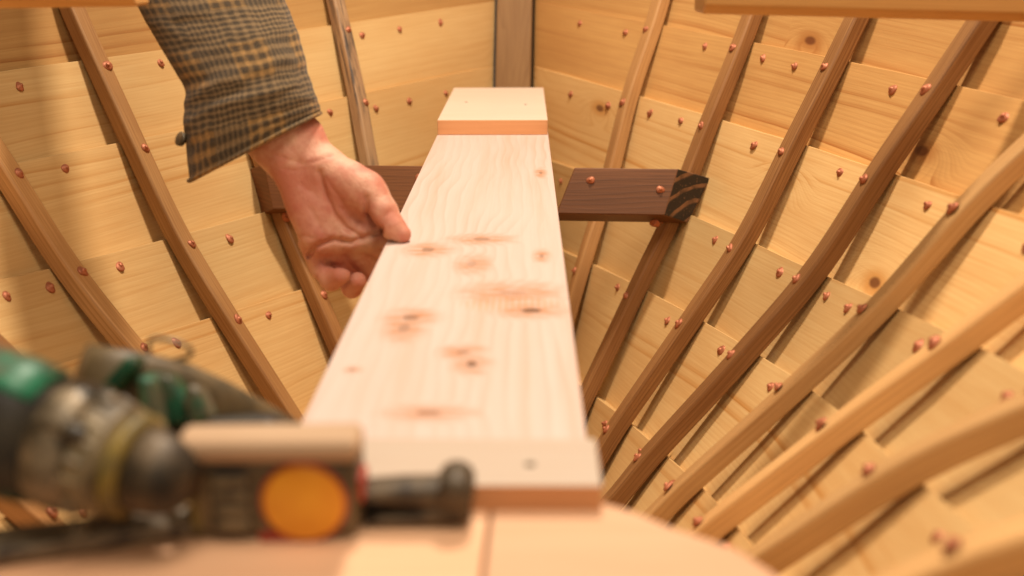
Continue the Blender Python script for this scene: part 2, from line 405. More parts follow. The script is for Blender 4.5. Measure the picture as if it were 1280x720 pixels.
# rivets -----------------------------------------------------------------
def rivet_mesh(seed):
    r_ = random.Random(seed); mb = MB(); R = .0064*r_.uniform(.86, 1.12); n = 14
    prof = [(0, 0), (-.0008, R*.98), (.0008, R), (.0017, R*.84), (.0027, R*.52), (.0031, R*.36), (.0045, R*.33), (.0049, R*.25), (.0049, 0.0001)]
    lathe(mb, (0, 0, 0), (0, 0, 1), prof[1:], n, lambda h, t: 1+.11*math.sin(2*t+seed)+.07*math.sin(3*t+h*150+seed))
    me = bpy.data.meshes.new('rivet'); me.from_pydata(mb.v, [], mb.f); me.materials.append(M['copper'])
    for p in me.polygons: p.use_smooth = True
    return me
RM = [rivet_mesh(s) for s in range(5)]
def drop(me, p, n, parent, name='rivet'):
    o = bpy.data.objects.new(name, me); COL.objects.link(o); o.parent = parent
    n = V(n)+V((random.uniform(-.2, .2), random.uniform(-.2, .2), random.uniform(-.2, .2)))
    q = V((0, 0, 1)).rotation_difference(n.normalized()).to_matrix().to_4x4() @ Matrix.Rotation(random.uniform(0, 6), 4, 'Z')
    o.matrix_world = Matrix.Translation(p) @ q @ Matrix.Scale(min(1., .55+.38*max(0, p.y)), 4)
    return o
def pix(p):
    d = p-EYE; z = d.dot(FW); return (640+FPX*d.dot(RT)/z, 360-FPX*d.dot(UP)/z, z) if z > .05 else (-9999, -9999, z)
cands = []
for sd in (1, -1):
    for k in range(0, 7):
        for i in range(1, 9):
            pk = (surf(i, k+1)-surf(i, k)).length; off = .021/pk
            # on the rib, through the lap
            s = i-.045; kk = k+off
            p = surf(s, kk); n = nrm(s, kk)
            cands.append((mir(p+n*(RTH+.0024), sd), mir_v(n, sd), ribs[sd, i]))
            bays = [(.47, 1)] + ([(.12, 0)] if (i, k) in ((1, 2), (2, 1), (4, 3), (6, 5)) else []) + ([(.84, 0)] if (k*3+i*5) % 7 < 2 else [])
            for f, _ in bays:
                if i == 8: continue
                s = i+f+random.uniform(-.03, .03); p0 = surf(s, k); p1 = surf(s, k+1)
                n = nrm(s, k+off*.5); p = p0.lerp(p1, off+random.uniform(-.03, .03))-n*(T*off)
                cands.append((mir(p+n*.0002, sd), mir_v(n, sd), planks[sd, k]))
        for s in (.82, .6, .36, ) if sd < 0 else (.72, .38):
            if k in (1, 2, 3):
                p0 = surf(s, k); p1 = surf(s, k+1); n = nrm(s, k+.1); p = p0.lerp(p1, .2)
                cands.append((mir(p+n*(.0005-T*.1), sd), mir_v(n, sd), planks[sd, k]))
vis = []
for c in cands:
    x, y, z = pix(c[0])
    if -60 < x < 1340 and -50 < y < 770 and z > .2: vis.append((z, c))
vis.sort(key=lambda a: a[0])
shown = 0
for j, (z, (p, n, par)) in enumerate(vis):
    drop(RM[j % 5], p, n, par)

# dark brackets lying across the ribs ------------------------------------
def bracket(x0, x1, sd, lab):
    mb = MB(); a = math.radians(25)
    up = V((0, math.sin(a), math.cos(a))); fn = V((0, -math.cos(a), math.sin(a)))     # face height direction, face normal
    c0 = V((0, 1.53, -.292)); H, TH = .066, .052
    def q(x, h, t): return V((x, c0.y, c0.z)) - up*h - fn*t
    in_t, in_b = x0, x0-sd*.024
    out_t, out_b = x1, x1-sd*.018
    # outer end cut on the bevel: it runs outboard as it goes back
    A = [q(in_t, 0, 0), q(out_t, 0, 0), q(out_b, H, 0), q(in_b, H, 0)]
    B = [q(in_t, 0, TH), q(out_t+sd*.050, 0, TH), q(out_b+sd*.036, H, TH), q(in_b, H, TH)]
    prism(mb, A, B, (1, 0, 0))
    o = mb.build('bracket', M['dark'], boat, bevel=.0015)
    o.data.materials.append(M['endgrain'] if sd > 0 else M['dark'])
    for p in o.data.polygons:
        if abs(p.normal.x) > .5 and (p.center.x*sd) > abs(x0) : p.material_index = 1
    o['label'] = lab; bpy.context.view_layer.update()
    for fx, h in ((.16, .018), (.83, .03)):
        x = x0+(x1-x0)*fx; drop(RM[1], q(x, h, 0), fn, o)
    drop(RM[2], q(x1-sd*.03, H+.006, .028), (0, -.6, -.2), o)
xr0 = at(718, 210, Y=1.53).x; xr1 = at(848, 211, Y=1.53).x
bracket(xr0, xr1, 1, 'dark brown hardwood block with charred end grain right of the loose board')
bracket(-.035, at(330, 215, Y=1.53).x, -1, 'dark brown hardwood block behind the hand')

# short rails across the top --------------------------------------------
def rail(p0, p1, w, h, lab, cham=None):
    mb = MB(); d = (p1-p0).normalized(); bk = V((0, 0, 1)).cross(d).normalized(); bk = bk if bk.y > 0 else -bk
    up = V((0, 0, 1))
    mb.sweep([p0+d*.004, p0+(p1-p0)*.5, p1], [(bk, up)]*3, [(0, .0075), (0, h), (w, h), (w, 0), (.010, 0)])
    o = mb.build('rail', M['rail'], boat, bevel=.003, seg=3); o['label'] = lab
rail(at(874, 18, Y=1.0), at(874, 18, Y=1.0)+V((.46, .055, -.014)), .045, .024, 'pale cross rail resting between the ribs and open above')
rail(at(172, 9, Y=.92), at(172, 9, Y=.92)+V((-.42, -.03, -.004)), .045, .024, 'blurred cross rail behind the tweed sleeve')

# ------------------------------------------------------------------ loose board
NEAR, FAR = at(557, 537, z=-.26), at(617, 165, z=-.26)
ax = ray(656, -70); ax.z = 0; ax.normalize()
lat = V((ax.y, -ax.x, 0))
pl = at(380, 525, z=-.26); pr = at(735, 550, z=-.26); fl = at(547, 165, z=-.26); fr_ = at(687, 185, z=-.26)
xl = ((pl-pl).dot(lat)+(fl-pl).dot(lat))/2; xr = ((pr-pl).dot(lat)+(fr_-pl).dot(lat))/2
y0 = (at(600, 606, z=-.238)-pl).dot(ax)+.0; y1 = (at(620, 109, z=-.237)-pl).dot(ax)
def bp(x, y, z): return V((pl.x, pl.y, z))+lat*x+ax*y
board = empty('loose_board', bp((xl+xr)/2, (y0+y1)/2, -.282), 'wide pale knotty board with a cleat at each end, steadied by the hand', 'board')

def board_mat():
    t = NT('planed_knotty_pine'); uv = t.n.new('ShaderNodeUVMap'); o = t.sep(uv.outputs[0]); u, v = o[0], o[1]
    light, late, knot = (.655, .515, .45), (.56, .29, .185), (.20, .10, .055)
    nz = t.noise(t.vec(t.math('MULTIPLY', u, 2.6), t.math('MULTIPLY', v, 7.)), 1., 2)
    g = t.math('ADD', t.math('MULTIPLY', v, 85.), t.math('MULTIPLY', nz, 5.5))
    mask = None; halo = None
    for (px, py, s, du, dv) in BK:
        p = at(px, py, z=-.26); ku = (p-pl).dot(ax); kv = (p-pl).dot(lat)
        x = t.math('DIVIDE', t.math('SUBTRACT', u, ku), du); y = t.math('DIVIDE', t.math('SUBTRACT', v, kv), dv)
        d = t.math('SQRT', t.math('ADD', t.math('MULTIPLY', x, x), t.math('MULTIPLY', y, y)))
        d = t.math('ADD', d, t.math('MULTIPLY', t.math('SUBTRACT', t.noise(uv.outputs[0], 160, 2), .5), .7))
        g = t.math('ADD', g, t.math('MULTIPLY', t.map(d, 0., 4., 1., 0.), 1.8))
        k = t.math('MULTIPLY', t.map(d, .55, .85, 1., 0.), min(1, s)); h = t.math('MULTIPLY', t.map(d, .8, 3.8, 1., 0.), .62)
        mask = k if mask is None else t.math('MAXIMUM', mask, k); halo = h if halo is None else t.math('MAXIMUM', halo, h)
    fr2 = t.math('FRACT', g); ring = t.math('MULTIPLY', t.math('POWER', fr2, 2.), t.map(fr2, .88, 1., 1., 0.))
    amp = t.map(t.noise(t.vec(t.math('MULTIPLY', u, 2.5), t.math('MULTIPLY', v, 9.)), 1., 2), .35, .65, .12, .46)
    c = t.mix(t.math('MULTIPLY', ring, amp), light, late)
    broad = t.noise(t.vec(t.math('MULTIPLY', u, 1.6), t.math('MULTIPLY', v, 30.)), 1., 4, .6)
    c = t.mix(t.math('MULTIPLY', t.map(broad, .42, .72), .4), c, (.60, .34, .21))
    fl_ = t.noise(t.vec(t.math('MULTIPLY', u, 8.), t.math('MULTIPLY', v, 450.)), 1., 2)
    c = t.mix(t.math('MULTIPLY', t.map(fl_, .4, .8), .12), c, late)
    # ripple figure beside the grey knot, running across the board
    p = at(640, 380, z=-.26); ku = (p-pl).dot(ax); kv = (p-pl).dot(lat)
    ex = t.math('DIVIDE', t.math('SUBTRACT', u, ku), .022); ey = t.math('DIVIDE', t.math('SUBTRACT', v, kv), .045)
    e = t.map(t.math('ADD', t.math('MULTIPLY', ex, ex), t.math('MULTIPLY', ey, ey)), .2, 1.2, 1., 0.)
    w = t.map(t.math('SINE', t.math('ADD', t.math('MULTIPLY', v, 1250.), t.math('MULTIPLY', nz, 8.))), -.2, .9, 0., 1.)
    c = t.mix(t.math('MULTIPLY', t.math('MULTIPLY', e, w), .75), c, (.74, .36, .2))
    fan = t.map(t.noise(t.vec(t.math('MULTIPLY', u, 260.), t.math('MULTIPLY', v, 45.)), 1., 3), .35, .65, .35, 1.6)
    c = t.mix(t.math('MULTIPLY', halo, fan, clamp=True), c, (.54, .235, .11)); c = t.mix(mask, c, knot)
    t.bump(t.math('ADD', fl_, ring), .0004, .25)
    return t.set(Base_Color=c, Roughness=.45, Specular_IOR_Level=.35)
#     px   py  strength half-lengths along, across
BK = [(590, 455, 1., .0075, .0050), (536, 516, .6, .005, .010), (513, 397, .65, .009, .008), (664, 388, 1., .0075, .0115), (535, 312, .6, .010, .009), (505, 410, .45, .012, .006),
      (440, 462, .9, .0026, .0026), (602, 299, .5, .008, .012), (677, 320, .5, .009, .003), (676, 216, .5, .012, .003), (578, 440, .45, .006, .006), (640, 366, .2, .012, .016), (590, 330, .3, .012, .006)]
M['board'] = board_mat()
mb = MB()
nx, ny = 1, 1
top = [bp(xl, y0, -.26), bp(xr, y0, -.26), bp(xr, y1-.001, -.26), bp(xl, y1-.001, -.26)]
bot = [p-V((0, 0, .022)) for p in top]
b = len(mb.v); mb.v += [tuple(p) for p in bot+top]
def buv(i): p = V(mb.v[i]); return ((p-pl).dot(ax), (p-pl).dot(lat)+(p.z+.26))
for f in ([3, 2, 1, 0], [4, 5, 6, 7], [0, 1, 5, 4], [1, 2, 6, 5], [2, 3, 7, 6], [3, 0, 4, 7]): mb.face(f, [buv(i) for i in f])
mb.build('panel', M['board'], board, bevel=.0012)
def cleat(ya, yb, xa, xb, th, z0=-.2598):
    mb = MB(); q = [bp(xa, ya, z0), bp(xb, ya, z0), bp(xb, yb, z0), bp(xa, yb, z0)]
    prism(mb, q, [p+V((0, 0, th)) for p in q], lat)
    o = mb.build('cleat', M['cleat'], board, bevel=.001)
    o.data.materials.append(M['sawn_lit'])
    for p in o.data.polygons:
        if abs(V(p.normal).dot(ax)) > .8: p.material_index = 1
    for fx, fy in ((.2, .5), (.8, .42)):
        m2 = MB(); c = bp(xa+(xb-xa)*fx, ya+(yb-ya)*fy, z0+th)
        lathe(m2, c, (0, 0, 1), [(-.002, .0026), (.0003, .0026), (.0004, .0001)], 12)
        m2.build('nail_head', M['steel'], o, smooth=True)
zt = -.238
ya_f = (at(617, 150, z=zt)-pl).dot(ax)
cleat(ya_f, y1, xl+.001, xr-.001, .022)
yb_n = (at(600, 548, z=zt)-pl).dot(ax)
cleat(y0-.001, yb_n, xl-.002, xr+.0015, .022)
print('board', xl, xr, y0, y1, 'cleats', ya_f, yb_n)

# ------------------------------------------------------------------ bench boards in front
ZP = -.2508
def zq(x, y, z=ZP): return at(x, y, z=z)
bench = empty('bench', zq(600, 690)-V((0, 0, .03)), 'peach coloured planed bench of two butted boards in the foreground', 'bench')
seam_f, seam_n = zq(614, 628), zq(594, 790)
def bboard(poly, lab=None):
    mb = MB(); prism(mb, [p-V((0, 0, .022)) for p in poly], poly, (1, .1, 0)); return mb.build('bench_board', M['bench'], bench, bevel=.0016)
g = lat*.0007
bboard([seam_f+g, seam_n+g, zq(1150, 850), zq(1010, 748), zq(966, 714), zq(921, 685), zq(880, 671), zq(845, 660), zq(801, 642), zq(775, 633), zq(754, 628)])
bboard([seam_n-g, seam_f-g, zq(470, 629), zq(250, 636), zq(90, 652), zq(-140, 690), zq(-260, 800)])

# ------------------------------------------------------------------ tape measure
DT = .485
def fr_px(x, y, d): return at(x, y, d=d)
# a local frame standing on the bench, facing the camera
fx = RT.copy(); fx.z = 0; fx.normalize(); fz = V((0, 0, 1)); fy = fz.cross(fx)
px2m = lambda d: d/FPX
c0 = zq(345, 677)                                     # contact line in front of the case
d_t = (c0-EYE).dot(FW); s = px2m(d_t)
W2, Hh, Dp = 103*s, 103*s/.955, .034
tape = empty('tape_measure', c0+fy*Dp/2, 'scuffed black tape measure with a round orange label', 'tape measure')
def tb(x, y, z): return c0+fx*x+fy*y+fz*(z+.0006)
mb = MB(); box(mb, tb(0, Dp/2, Hh/2), fx*W2, fy*Dp/2, fz*Hh/2); mb.build('case', M['olive'], tape, bevel=.006, seg=4)
mb = MB(); box(mb, tb(-W2*.50, Dp/2, Hh/2), fx*W2*.27, fy*(Dp/2+.0014), fz*(Hh/2-.002)); mb.build('grip', M['black'], tape, bevel=.004, seg=3)
mb = MB(); box(mb, tb(-W2*.95, Dp/2, Hh/2), fx*W2*.07, fy*(Dp/2+.001), fz*(Hh/2-.001)); mb.build('bumper', M['yellow'], tape, bevel=.003, seg=3)
ol = tb(W2*.37, 0, Hh*.49)
mb = MB(); lathe(mb, ol, -fy, [(-.001, W2*.485), (.0012, W2*.485), (.0017, W2*.45), (.0018, .0001)], 48); mb.build('label', M['orange'], tape, smooth=True)
mb = MB(); lathe(mb, ol, -fy, [(-.001, W2*.53), (.0006, W2*.53), (.0008, W2*.49), (.0008, .0001)], 48); mb.build('label_rim', M['red'], tape, smooth=True)
mb = MB(); box(mb, tb(W2*1.0, Dp*.45, Hh*.53), fx*.0025, fy*.008, fz*.006); mb.build('lock_button', M['red'], tape, bevel=.0015, seg=3)
mb = MB(); box(mb, tb(W2*.13, .0, Hh*.05), fx*.012, fy*.0012, fz*.0022); mb.build('trim', M['red'], tape, bevel=.0008)
for zz in (.22, .40, .58, .76):
    mb = MB(); box(mb, tb(-W2*.50, -.0012, Hh*zz), fx*W2*.2, fy*.0012, fz*.0022); mb.build('grip_ridge', M['collar'], tape, bevel=.0009)

# wood offcut on the tape
a0, a1 = tb(-W2*1.12, -.004, Hh+.0003), tb(W2*1.06, -.004, Hh+.0003)
mb = MB(); q = [a0, a1, a1+fy*.024, a0+fy*.022]; prism(mb, q, [p+fz*.0105 for p in q], fx)
o = mb.build('wood_offcut', M['scrap'], None, bevel=.004, seg=4)
tag(o, 'pale blurred wood offcut lying on top of the tape measure', 'wood offcut')

# forked steel tool
ft = zq(585, 650); d_f = (ft-EYE).dot(FW); s = px2m(d_f)
tool = empty('forked_tool', ft, 'dark steel forked tool head lying on the bench right of the tape measure', 'hand tool')
def tf(x, z, y=0.): return ft+fx*(x*s)+fz*(z*s)+fy*y
def bar(pts, w, name):
    mb = MB(); P = []; F = []
    for i, (x, z, hh) in enumerate(pts): P.append(tf(x, z)); 
    rows = []
    for (x, z, hh) in pts:
        c = tf(x, z); r = []
        for k in range(12):
            t = 2*math.pi*k/12; cx_, cz_ = math.cos(t), math.sin(t)
            r.append(c+fy*(w*math.copysign(abs(cx_)**.6, cx_))+fz*(hh*s*math.copysign(abs(cz_)**.6, cz_)))
        rows.append(r)
    b = mb.grid(rows, close=True); mb.face([b+k for k in range(12)][::-1]); e = b+12*(len(pts)-1); mb.face([e+k for k in range(12)])
    return mb.build(name, M['steel'], tool, smooth=True)
bar([(-142, 42, 5), (-120, 43, 8), (-80, 42, 14), (-40, 40, 17), (-10, 38, 22), (2, 36, 20)], .009, 'upper_prong')
bar([(-128, 10, 6), (-105, 9, 9), (-70, 11, 10), (-40, 15, 15), (-8, 20, 19), (4, 24, 16)], .009, 'lower_prong')
mb = MB(); lathe(mb, tf(-14, 46)+fy*.013, -fy, [(0, .0001), (0, 19*s), (.003, 23*s), (.021, 23*s), (.024, 18*s), (.024, .0001)], 32); mb.build('boss', M['steel'], tool, smooth=True)

# ------------------------------------------------------------------ cordless drill (front left)
def dp(x, y, d): return at(x, y, d=d)
def frame(a, b): return (b-a).normalized()
def body_loft(mb, secs, n=28, sq=.75):
    """secs: (centre, half height vector, half width vector)"""
    rows = []
    for c, h, w in secs:
        r = []
        for k in range(n):
            t = 2*math.pi*k/n; a, b_ = math.cos(t), math.sin(t)
            r.append(c+w*math.copysign(abs(a)**sq, a)+h*math.copysign(abs(b_)**sq, b_))
        rows.append(r)
    b = mb.grid(rows, close=True); mb.face([b+k for k in range(n)][::-1]); e = b+n*(len(secs)-1); mb.face([e+k for k in range(n)])
tipc = dp(243, 607, .470); base = dp(55, 545, .485); dax = frame(base, tipc); s = px2m(.48)
drill = empty('cordless_drill', dp(120, 655, .49), 'grimy green cordless drill with knurled collar and dark chuck pointing at the tape measure', 'cordless drill')
Lh = (tipc-base).length
mb = MB(); lathe(mb, tipc, -dax, [(.0, .0001), (0, 20*s), (.002, 27*s), (.007, 42*s), (.013, 49*s), (.023, 55*s), (.026, 50*s), (.027, .0001)], 40, lambda h, t: 1+(.025*(math.sin(10*t) > .6) if .008 < h < .022 else 0)); mb.build('chuck', M['chuck'], drill, smooth=True)
mb = MB(); lathe(mb, tipc-dax*.0255, -dax, [(0, .0001), (0, 56*s), (.002, 66*s), (.0065, 66*s), (.008, 58*s), (.0081, .0001)], 40); mb.build('retaining_ring', M['yellow'], drill, smooth=True)
mb = MB(); lathe(mb, tipc-dax*.0330, -dax, [(0, .0001), (0, 60*s), (.003, 70*s), (.013, 74*s), (.015, 70*s), (.0155, .0001)], 72, lambda h, t: 1+(.05*(math.sin(18*t) > .2) if .003 < h < .014 else 0)); mb.build('torque_collar', M['collar'], drill)
up_d = (UP-dax*UP.dot(dax)).normalized(); sd_d = dax.cross(up_d)
g0 = tipc-dax*.0475
mb = MB(); body_loft(mb, [(g0, up_d*70*s, sd_d*70*s), (g0-dax*.008, up_d*82*s, sd_d*78*s), (g0-dax*.016, up_d*80*s, sd_d*78*s), (g0-dax*.022, up_d*70*s, sd_d*70*s)], sq=.85); mb.build('gear_housing', M['gear'], drill, smooth=True)
for an in (.5, 1.4, 2.6, 4.2, 5.3):
    mb = MB(); c = g0-dax*.002+(up_d*math.sin(an)+sd_d*math.cos(an))*70*s
    lathe(mb, c, dax, [(-.012, .0001), (-.012, 13*s), (.006, 13*s), (.008, 9*s), (.008, .0001)], 18); mb.build('screw_boss', M['gear'], drill, smooth=True)
h0 = g0-dax*.020
mb = MB(); body_loft(mb, [(h0, up_d*72*s, sd_d*72*s), (h0-dax*.02, up_d*84*s, sd_d*80*s), (h0-dax*.07, up_d*80*s, sd_d*76*s), (h0-dax*.12, up_d*70*s, sd_d*66*s), (h0-dax*.128, up_d*50*s, sd_d*50*s)]); mb.build('motor_housing', M['black'], drill, smooth=True)
for an, wd in ((1.2, .5), (3.4, .4), (5.0, .45)):
    mb = MB(); rows = []
    for q in range(7):
        tt = q/6; c = h0-dax*(.004+.1*tt); rw = []
        for r2 in range(7):
            a2 = an-wd+2*wd*r2/6; rad = (86 if .1 < tt < .9 else 80)*s
            rw.append(c+(up_d*math.sin(a2)*rad+sd_d*math.cos(a2)*rad*.95))
        rows.append(rw)
    mb.grid(rows); o = mb.build('green_cover', M['green_bright'] if an < 2 else M['green'], drill, smooth=True)
    m_ = o.modifiers.new('t', 'SOLIDIFY'); m_.thickness = .004; m_.offset = 0
# handle going away and down to the left, with its foot
hh0 = h0-dax*.045; hd = (-UP*.25-RT*.55+FW*.8).normalized()
mb = MB(); body_loft(mb, [(hh0, dax*24*s, UP*24*s), (hh0+hd*.06, dax*22*s, UP*20*s), (hh0+hd*.12, dax*24*s, UP*22*s)]); mb.build('handle', M['black'], drill, smooth=True)

# long dark bar under the drill
b0, b1 = zq(262, 668), zq(-60, 716)
b0 = b0+V((0, 0, .003)); b1 = b1+V((0, 0, .003))
bd = frame(b1, b0); bw = V((0, 0, 1)).cross(bd); bw = bw if bw.y > 0 else -bw
mb = MB(); q = [b1-bw*.004, b0-bw*.002, b0+bw*.009, b0-bd*.03+bw*.017, b1+bw*.020]; q = [p+V((0, 0, -.0025)) for p in q]; M['bar'] = plain('dull_steel_bar', (.13, .095, .06), (.20, .15, .095), 80, .6, metal=.2, dirt=(.05, .035, .025), thr=(.5, .6))
prism(mb, q, [p+V((0, 0, .0085)) for p in q], bd)
pry = mb.build('flat_bar', M['bar'], None, bevel=.0025, seg=3); tag(pry, 'long dark blurred steel bar lying under the drill at the bottom left', 'steel bar')
for fx_ in (.012, .055):
    mb = MB(); c = b0-bd*fx_+bw*.005+V((0, 0, .0062)); lathe(mb, c, (0, 0, 1), [(-.001, .0055), (.002, .0055), (.0032, .004), (.0034, .0001)], 20)
    mb.build('brass_stud', M['gear'], pry, smooth=True)

# ------------------------------------------------------------------ second drill behind
d2 = .60; s2 = px2m(d2)
nose = dp(372, 536, .64); tail = dp(150, 470, .585); a2 = frame(tail, nose)
u2 = (UP-a2*UP.dot(a2)).normalized(); w2 = a2.cross(u2)
dr2 = empty('angle_driver', dp(210, 540, .62), 'second tool behind the drill, black tapered body with bright green flashes and wire hook', 'power tool')
Ln = (nose-tail).length
mb = MB(); body_loft(mb, [(tail-a2*.02, u2*26*s2, w2*24*s2), (tail, u2*34*s2, w2*30*s2), (tail+a2*Ln*.3, u2*40*s2, w2*32*s2), (tail+a2*Ln*.55, u2*32*s2, w2*28*s2), (tail+a2*Ln*.85, u2*17*s2, w2*18*s2), (nose, u2*9*s2, w2*10*s2)], sq=.7); mb.build('body', M['olive'], dr2, smooth=True)
def slab(name, mat, pts, d, th=.012, bev=.003):
    front = [dp(x, y, d) for x, y in pts]; back = [p+FW*th for p in front]
    mb = MB(); prism(mb, back, front, RT); return mb.build(name, mat, dr2, bevel=bev, seg=3)
slab('green_cover', M['green_bright'], [(168, 470), (190, 474), (206, 540), (190, 556), (176, 520)], .560, .014)
slab('green_cover', M['green_bright'], [(232, 480), (250, 486), (266, 524), (240, 532), (226, 505)], .568, .014)
slab('green_cover', M['green'], [(120, 486), (158, 444), (172, 452), (150, 484), (128, 500)], .556, .02)
slab('green_cover', M['green'], [(176, 466), (212, 470), (236, 500), (228, 534), (204, 530), (186, 500)], .572, .016)
slab('foot', M['black'], [(196, 524), (330, 522), (352, 534), (300, 560), (220, 590), (198, 580)], .590, .03, .006)
slab('foot', M['black'], [(130, 500), (196, 520), (206, 590), (150, 600)], .575, .03, .006)
mb = MB(); ringpts = []
for k in range(25):
    t = 2*math.pi*k/24; ringpts.append(dp(207+27*math.cos(t)+6*math.cos(2*t), 437+14*math.sin(t)+3*math.cos(t), .60+.006*math.sin(t)))
P = ringpts; rows = []
for k in range(24):
    tg = (P[(k+1) % 24]-P[k-1]).normalized(); n1 = tg.cross(FW).normalized(); n2 = tg.cross(n1)
    rows.append([P[k]+(n1*math.cos(q*math.pi/4)+n2*math.sin(q*math.pi/4))*.0013 for q in range(8)])
rows.append(rows[0]); mb.grid(rows, close=True); mb.build('hook', M['gear'], dr2, smooth=True)

# ------------------------------------------------------------------ the person: hand, forearm and sleeve
D0 = 1.045; SH = D0/FPX; HX, HY = 430, 270
HC = at(HX, HY, d=D0)
HR = RT; HU = UP; HF = FW
def hp(x, y, z=0.): return HC + HR*((x-HX)*SH) - HU*((y-HY)*SH) - HF*(z*SH)

def sdf_mesh():
    st = 1.4
    xs = np.arange(255, 575, st); ys = np.arange(60, 400, st); zs = np.arange(-95, 62, st)
    X, Y, Z = np.meshgrid(xs, ys, zs, indexing='ij')
    def cap(a, b, ra, rb):
        a = np.array(a, float); b = np.array(b, float); d = b-a; L2 = d@d
        px, py, pz = X-a[0], Y-a[1], Z-a[2]
        t = np.clip((px*d[0]+py*d[1]+pz*d[2])/L2, 0, 1)
        return np.sqrt((px-t*d[0])**2+(py-t*d[1])**2+(pz-t*d[2])**2)-(ra+(rb-ra)*t)
    def ell(c, r, rot=0.):
        cx_, sx_ = math.cos(rot), math.sin(rot); px, py, pz = X-c[0], Y-c[1], Z-c[2]
        qx = px*cx_+py*sx_; qy = -px*sx_+py*cx_
        k0 = np.sqrt((qx/r[0])**2+(qy/r[1])**2+(pz/r[2])**2); k1 = np.sqrt((qx/r[0]**2)**2+(qy/r[1]**2)**2+(pz/r[2]**2)**2)+1e-9
        return k0*(k0-1)/k1
    def smin(a, b, k):
        h = np.clip(.5+.5*(b-a)/k, 0, 1); return b+(a-b)*h-k*h*(1-h)
    # forearm (flattened) and wrist
    D = ell((322, 130, -6), (47, 95, 34), -.52)
    D = smin(D, cap((345, 165, -4), (362, 196, -4), 35, 33), 16)
    D = smin(D, cap((376, 172, -4), (388, 200, -4), 30, 30), 14)
    # palm slab
    D = smin(D, ell((405, 248, -6), (46, 62, 27), -.36), 16)
    D = smin(D, cap((372, 225, 0), (396, 292, 0), 24, 23), 14)          # hypothenar
    D = smin(D, cap((402, 300, -4), (455, 296, -8), 21, 19), 12)       # pads under the fingers
    D = smin(D, cap((410, 214, 2), (452, 240, 8), 27, 25), 14)         # thenar
    D = smin(D, cap((440, 228, 6), (464, 246, 10), 24, 21), 10)
    # thumb
    D = smin(D, cap((460, 238, 10), (480, 266, 17), 22.5, 18.5), 9)
    D = smin(D, cap((480, 266, 17), (492, 284, 20), 18, 15.5), 7)
    D = smin(D, cap((492, 284, 20), (504, 294, 22), 15.2, 12), 6)
    D = smin(D, cap((448, 256, -8), (482, 300, -14), 18, 13), 8)       # web of the thumb
    # tendons of the wrist
    D = smin(D, cap((366, 160, 24), (388, 204, 21), 5, 4), 9)
    D = smin(D, cap((352, 170, 22), (372, 208, 20), 4, 3.5), 9)
    # fingers: each its own chain, bent back and curled
    fingers = [
        [((388, 302, -8), 17), ((398, 334, -20), 14.5), ((413, 350, -4), 13.5), ((428, 344, 12), 12)],       # little
        [((412, 306, -14), 17), ((424, 342, -40), 14), ((436, 360, -26), 12.5), ((446, 351, -8), 11)],      # ring
        [((436, 304, -16), 17), ((458, 338, -52), 14.5), ((490, 352, -62), 13), ((512, 350, -50), 11)],     # middle
        [((456, 298, -14), 17), ((488, 322, -50), 14), ((522, 332, -62), 12.5), ((545, 330, -52), 11)]]     # index
    for ch in fingers:
        F_ = None
        for (a, ra), (b, rb) in zip(ch, ch[1:]):
            c = cap(a, b, ra, rb); F_ = c if F_ is None else smin(F_, c, 4)
        D = smin(D, F_, 5)
    # creases of the palm, wrist and thumb, cut on the side that faces up
    def crease(pl_, depth, w):
        nonlocal D
        best = None
        for a, b in zip(pl_, pl_[1:]):
            dx, dy = b[0]-a[0], b[1]-a[1]; t = np.clip(((X-a[0])*dx+(Y-a[1])*dy)/(dx*dx+dy*dy), 0, 1)
            q = np.sqrt((X-a[0]-t*dx)**2+(Y-a[1]-t*dy)**2); best = q if best is None else np.minimum(best, q)
        D = D + depth*np.exp(-(best/w)**2)*(Z > -18)
    crease([(385, 320), (398, 308), (419, 300), (440, 303), (455, 298), (479, 288)], 6.5, 3.4)
    crease([(404, 218), (410, 244), (420, 268), (434, 286), (452, 296)], 4.4, 3.6)
    crease([(462, 250), (461, 266), (468, 280), (478, 291)], 5.0, 4.0)
    crease([(350, 196), (366, 203), (384, 208), (404, 204), (420, 196)], .8, 2.4)
    crease([(358, 214), (376, 217), (396, 213)], .5, 2.2)
    crease([(392, 262), (402, 282), (410, 297)], 1.4, 3.5)
    crease([(424, 288), (428, 302), (430, 318)], 1.6, 4.)
    crease([(484, 273), (492, 266)], 1.0, 2.5)
    crease([(380, 232), (388, 240), (396, 243)], .9, 3.)
    crease([(372, 300), (384, 296), (398, 300)], 1.2, 2.6)
    crease([(430, 262), (440, 272), (452, 276)], 1.2, 2.6)
    crease([(412, 226), (426, 246), (436, 262)], 1.0, 2.6)
    crease([(408, 330), (422, 332), (436, 334)], 4.0, 3.6)
    # surface nets
    ins = D < 0; nx_, ny_, nz_ = D.shape
    acc = np.zeros((nx_-1, ny_-1, nz_-1, 3)); cnt = np.zeros((nx_-1, ny_-1, nz_-1))
    cor = [(i, j, k) for i in (0, 1) for j in (0, 1) for k in (0, 1)]
    sl = lambda o: tuple(slice(o[a], D.shape[a]-1+o[a]) for a in range(3))
    for a in cor:
        for b in cor:
            if sum(abs(p-q) for p, q in zip(a, b)) == 1 and a < b:
                da, db = D[sl(a)], D[sl(b)]; m = (da < 0) != (db < 0)
                t = np.where(m, da/(da-db+1e-12), 0)
                for c in range(3): acc[..., c] += np.where(m, a[c]+t*(b[c]-a[c]), 0)
                cnt += m
    act = cnt > 0; idx = -np.ones(act.shape, int); idx[act] = np.arange(act.sum())
    I = np.argwhere(act); P = I+acc[act]/cnt[act][:, None]
    P = np.stack([xs[0]+P[:, 0]*st, ys[0]+P[:, 1]*st, zs[0]+P[:, 2]*st], 1)
    faces = []
